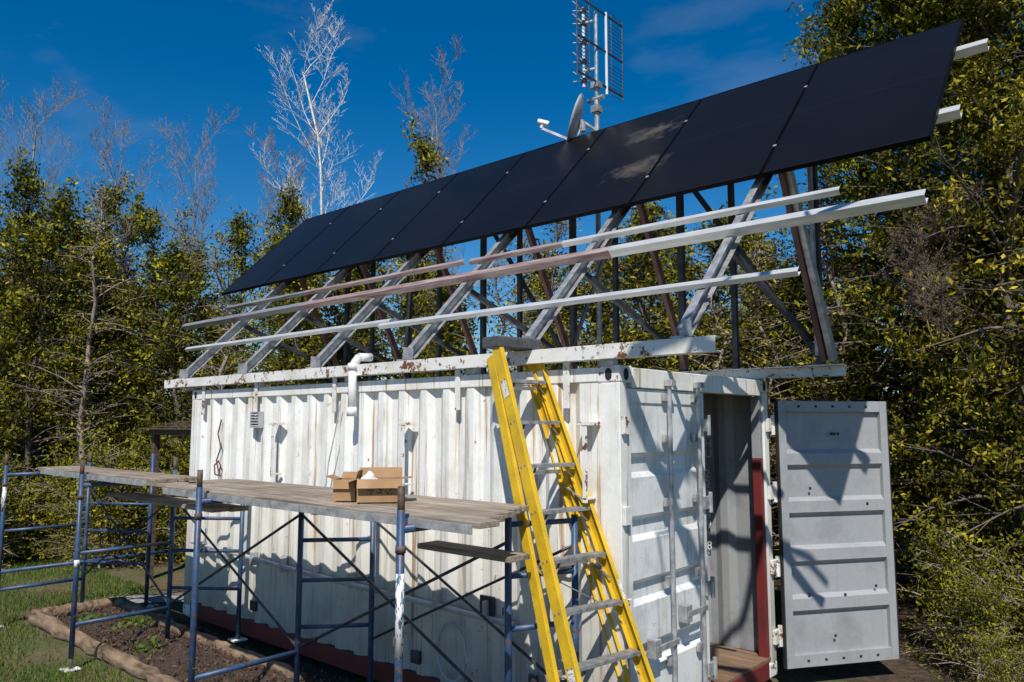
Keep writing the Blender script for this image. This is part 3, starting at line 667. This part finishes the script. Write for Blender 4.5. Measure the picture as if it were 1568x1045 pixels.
def interp(path,s):
    i=min(int(s),len(path)-2); f=s-i; return [path[i][k]*(1-f)+path[i+1][k]*f for k in range(3)]
FR=empty('cedar_tree_line')
for row,(off,dh,k) in enumerate(((0,0,16),(1.8,.3,15),(3.9,.8,14),(6.2,.5,13))):
    for i in range(k):
        s=i/(k-1)*(len(edge)-1); x,y,h_=interp(edge,s); x2,y2,_=interp(edge,min(s+.05,len(edge)-1.001)); x1_,y1_,_=interp(edge,max(s-.05,0))
        dx,dy=x2-x1_,y2-y1_; l=math.hypot(dx,dy); nx_,ny_=-dy/l,dx/l
        o_=off+rg.uniform(-.5,.5); x+=nx_*o_+rg.uniform(-.3,.3); y+=ny_*o_+rg.uniform(-.3,.3)
        hh=(h_+dh)*rg.uniform(.80,1.12)
        if row==3: me=back[0]
        elif rg.random()<(.38 if row==0 else .2): me=rg.choice(spar); hh*=1.15
        else: me=rg.choice(far)
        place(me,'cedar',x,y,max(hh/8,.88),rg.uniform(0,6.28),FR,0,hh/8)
for i in range(22):
    s=rg.uniform(0,5.5); x,y,_=interp(edge,s); place(shr[0],'shrub',x+rg.uniform(.2,1.2)*.8,y-rg.uniform(.2,1.1),rg.uniform(.4,1.1),rg.uniform(0,6.28),FR)
for i,(x,y,s_,k) in enumerate(((-.6,7.5,1.0,0),(.5,6.2,1.0,1),(1.45,5.5,.95,0),(2.5,5.5,1.0,1),(1.2,8.0,1.1,0),(2.9,7.4,1.1,0),(.1,9.6,1.1,0))):
    place(near[k],'cedar_tree',x,y,s_,rg.uniform(0,6.28))
for (x,y,s_) in ((1.3,3.7,.5),(2.3,3.9,.5),(1.1,4.3,.65),(1.9,4.2,.6),(2.5,4.7,.7),(1.6,3.1,.3)):
    place(shr[0],'undergrowth_shrub',x,y,s_,rg.uniform(0,6.28),FR)
for (x,y,h_,k) in ((-13.9,2.0,7.6,1),(-11.9,4.9,7.6,0),(-10.4,7.4,9.3,1),(-13.6,.3,7.4,0),(-12.6,4.2,7.0,2)):
    place(far[k],'cedar_tree',x,y,h_/8*.85,rg.uniform(0,6.28),None,0,h_/8)
def bare(name,seed,h,mt,spread=.6,thin=1.,lean=(0,0),start=.28,tw=.0035):
    rg=random.Random(seed); segs=[]
    def grow(p,d,ln_,r,lev,ns_):
        for i in range(ns_):
            d2=(d+Vector((rg.gauss(0,.09),rg.gauss(0,.09),rg.gauss(0,.04)+.06))).normalized(); p2=p+d2*(ln_/ns_); r2=r*(1-.8/ns_ if lev else 1-.9/ns_)
            segs.append((tuple(p),tuple(p2),r,max(r2,tw)))
            if lev<4 and (lev>0 or i>=ns_*start):
                for k in range([2,2,2,1][lev] if rg.random()<.8 else 1):
                    a=rg.uniform(0,6.28); side=Vector((math.cos(a),math.sin(a),rg.uniform(-.1,.3))); dn=(d2*(1-spread*.35)+side*spread).normalized()
                    fr_=(1-i/ns_)
                    grow(p2,dn,ln_*(.34 if lev==0 else .50)*(.45+.55*fr_)*rg.uniform(.7,1.1),max(r2*.42,tw),lev+1,[0,5,4,3,2][lev+1])
            p,d,r=p2,d2,r2
    grow(Vector((0,0,0)),Vector((lean[0],lean[1],1)).normalized(),h,.0065*h*thin,0,14)
    V,Fq=segs2quads(segs,4); return numquads(name,V,Fq,np.zeros(len(Fq)),np.zeros(len(V)),[mt],None,False)
bb=bare('birch_mesh',3,11.8,'birch',.62,.9,start=.45,tw=.003); place(bb,'birch_tree',-14.25,5.9,.97,0.5)
b2=bare('bare_tree_mesh',9,10.5,'twig',.6,.7,start=.4); place(b2,'bare_tree',-10.8,8.9,1,1.); place(b2,'bare_tree',-15.0,4.6,.85,2.); place(b2,'bare_tree',-16.2,1.2,.85,3.); place(b2,'bare_tree',-15.0,2.2,.78,4.); place(b2,'bare_tree',-14.5,5.8,.85,5.)
b3=bare('dead_branches_mesh',14,2.6,'deadtwig',.9,.8,(.6,.1))
place(b3,'dead_branches',.25,4.9,.8,.3,None,2.9); place(b3,'dead_branches',.9,4.9,.8,2.1,None,3.1); place(b3,'dead_branches',1.3,4.6,.6,4.0,None,2.7)
# added bare tree out of view, limbs shaped to cast the door shadows
OT=empty('added_shadow_tree'); q=Part()
def limb(pts,r0,r1):
    k=len(pts)-1
    for i in range(k): q.tube(pts[i],pts[i+1],r0+(r1-r0)*i/k,8,r0+(r1-r0)*(i+1)/k)
limb([(6.2,-1.2,0),(6.1,-1.25,2),(5.9,-1.2,4),(5.6,-1.3,5.6),(5.5,-1.2,7.5)],.13,.06)
limb([(5.9,-1.2,4.2),(4.8,-1.6,5.3),(3.6,-2.2,6.3),(2.6,-2.7,6.85),(2.07,-2.72,6.7),(2.1,-2.45,6.42),(2.0,-2.22,6.2),(2.1,-2.1,5.9),(2.0,-1.95,5.6),(2.07,-1.8,5.3)],.06,.028)
limb([(5.6,-1.3,5.5),(4.6,-.9,5.75),(3.5,-1.3,5.75),(2.7,-1.7,5.6),(2.1,-1.75,5.42),(2.1,-1.45,5.38),(2.0,-1.2,5.50),(2.1,-.9,5.44),(2.0,-.5,5.46),(2.25,-.1,5.22),(2.3,.1,4.95)],.05,.028)
limb([(2.0,-2.22,6.2),(2.1,-2.0,6.25),(2.0,-1.8,6.1),(2.1,-1.65,6.15)],.028,.014)
limb([(2.1,-2.1,5.9),(2.0,-2.3,5.7),(2.1,-2.35,5.5)],.022,.012)
limb([(2.1,-.9,5.44),(2.1,-.75,5.7),(2.0,-.6,5.72)],.022,.014)
q.fin('shadow_tree_trunk_limbs','bark',OT,0,True)
print('objects',len(bpy.data.objects),'faces near',len(near[0].polygons),'far',len(far[0].polygons),'birch',len(bb.polygons))
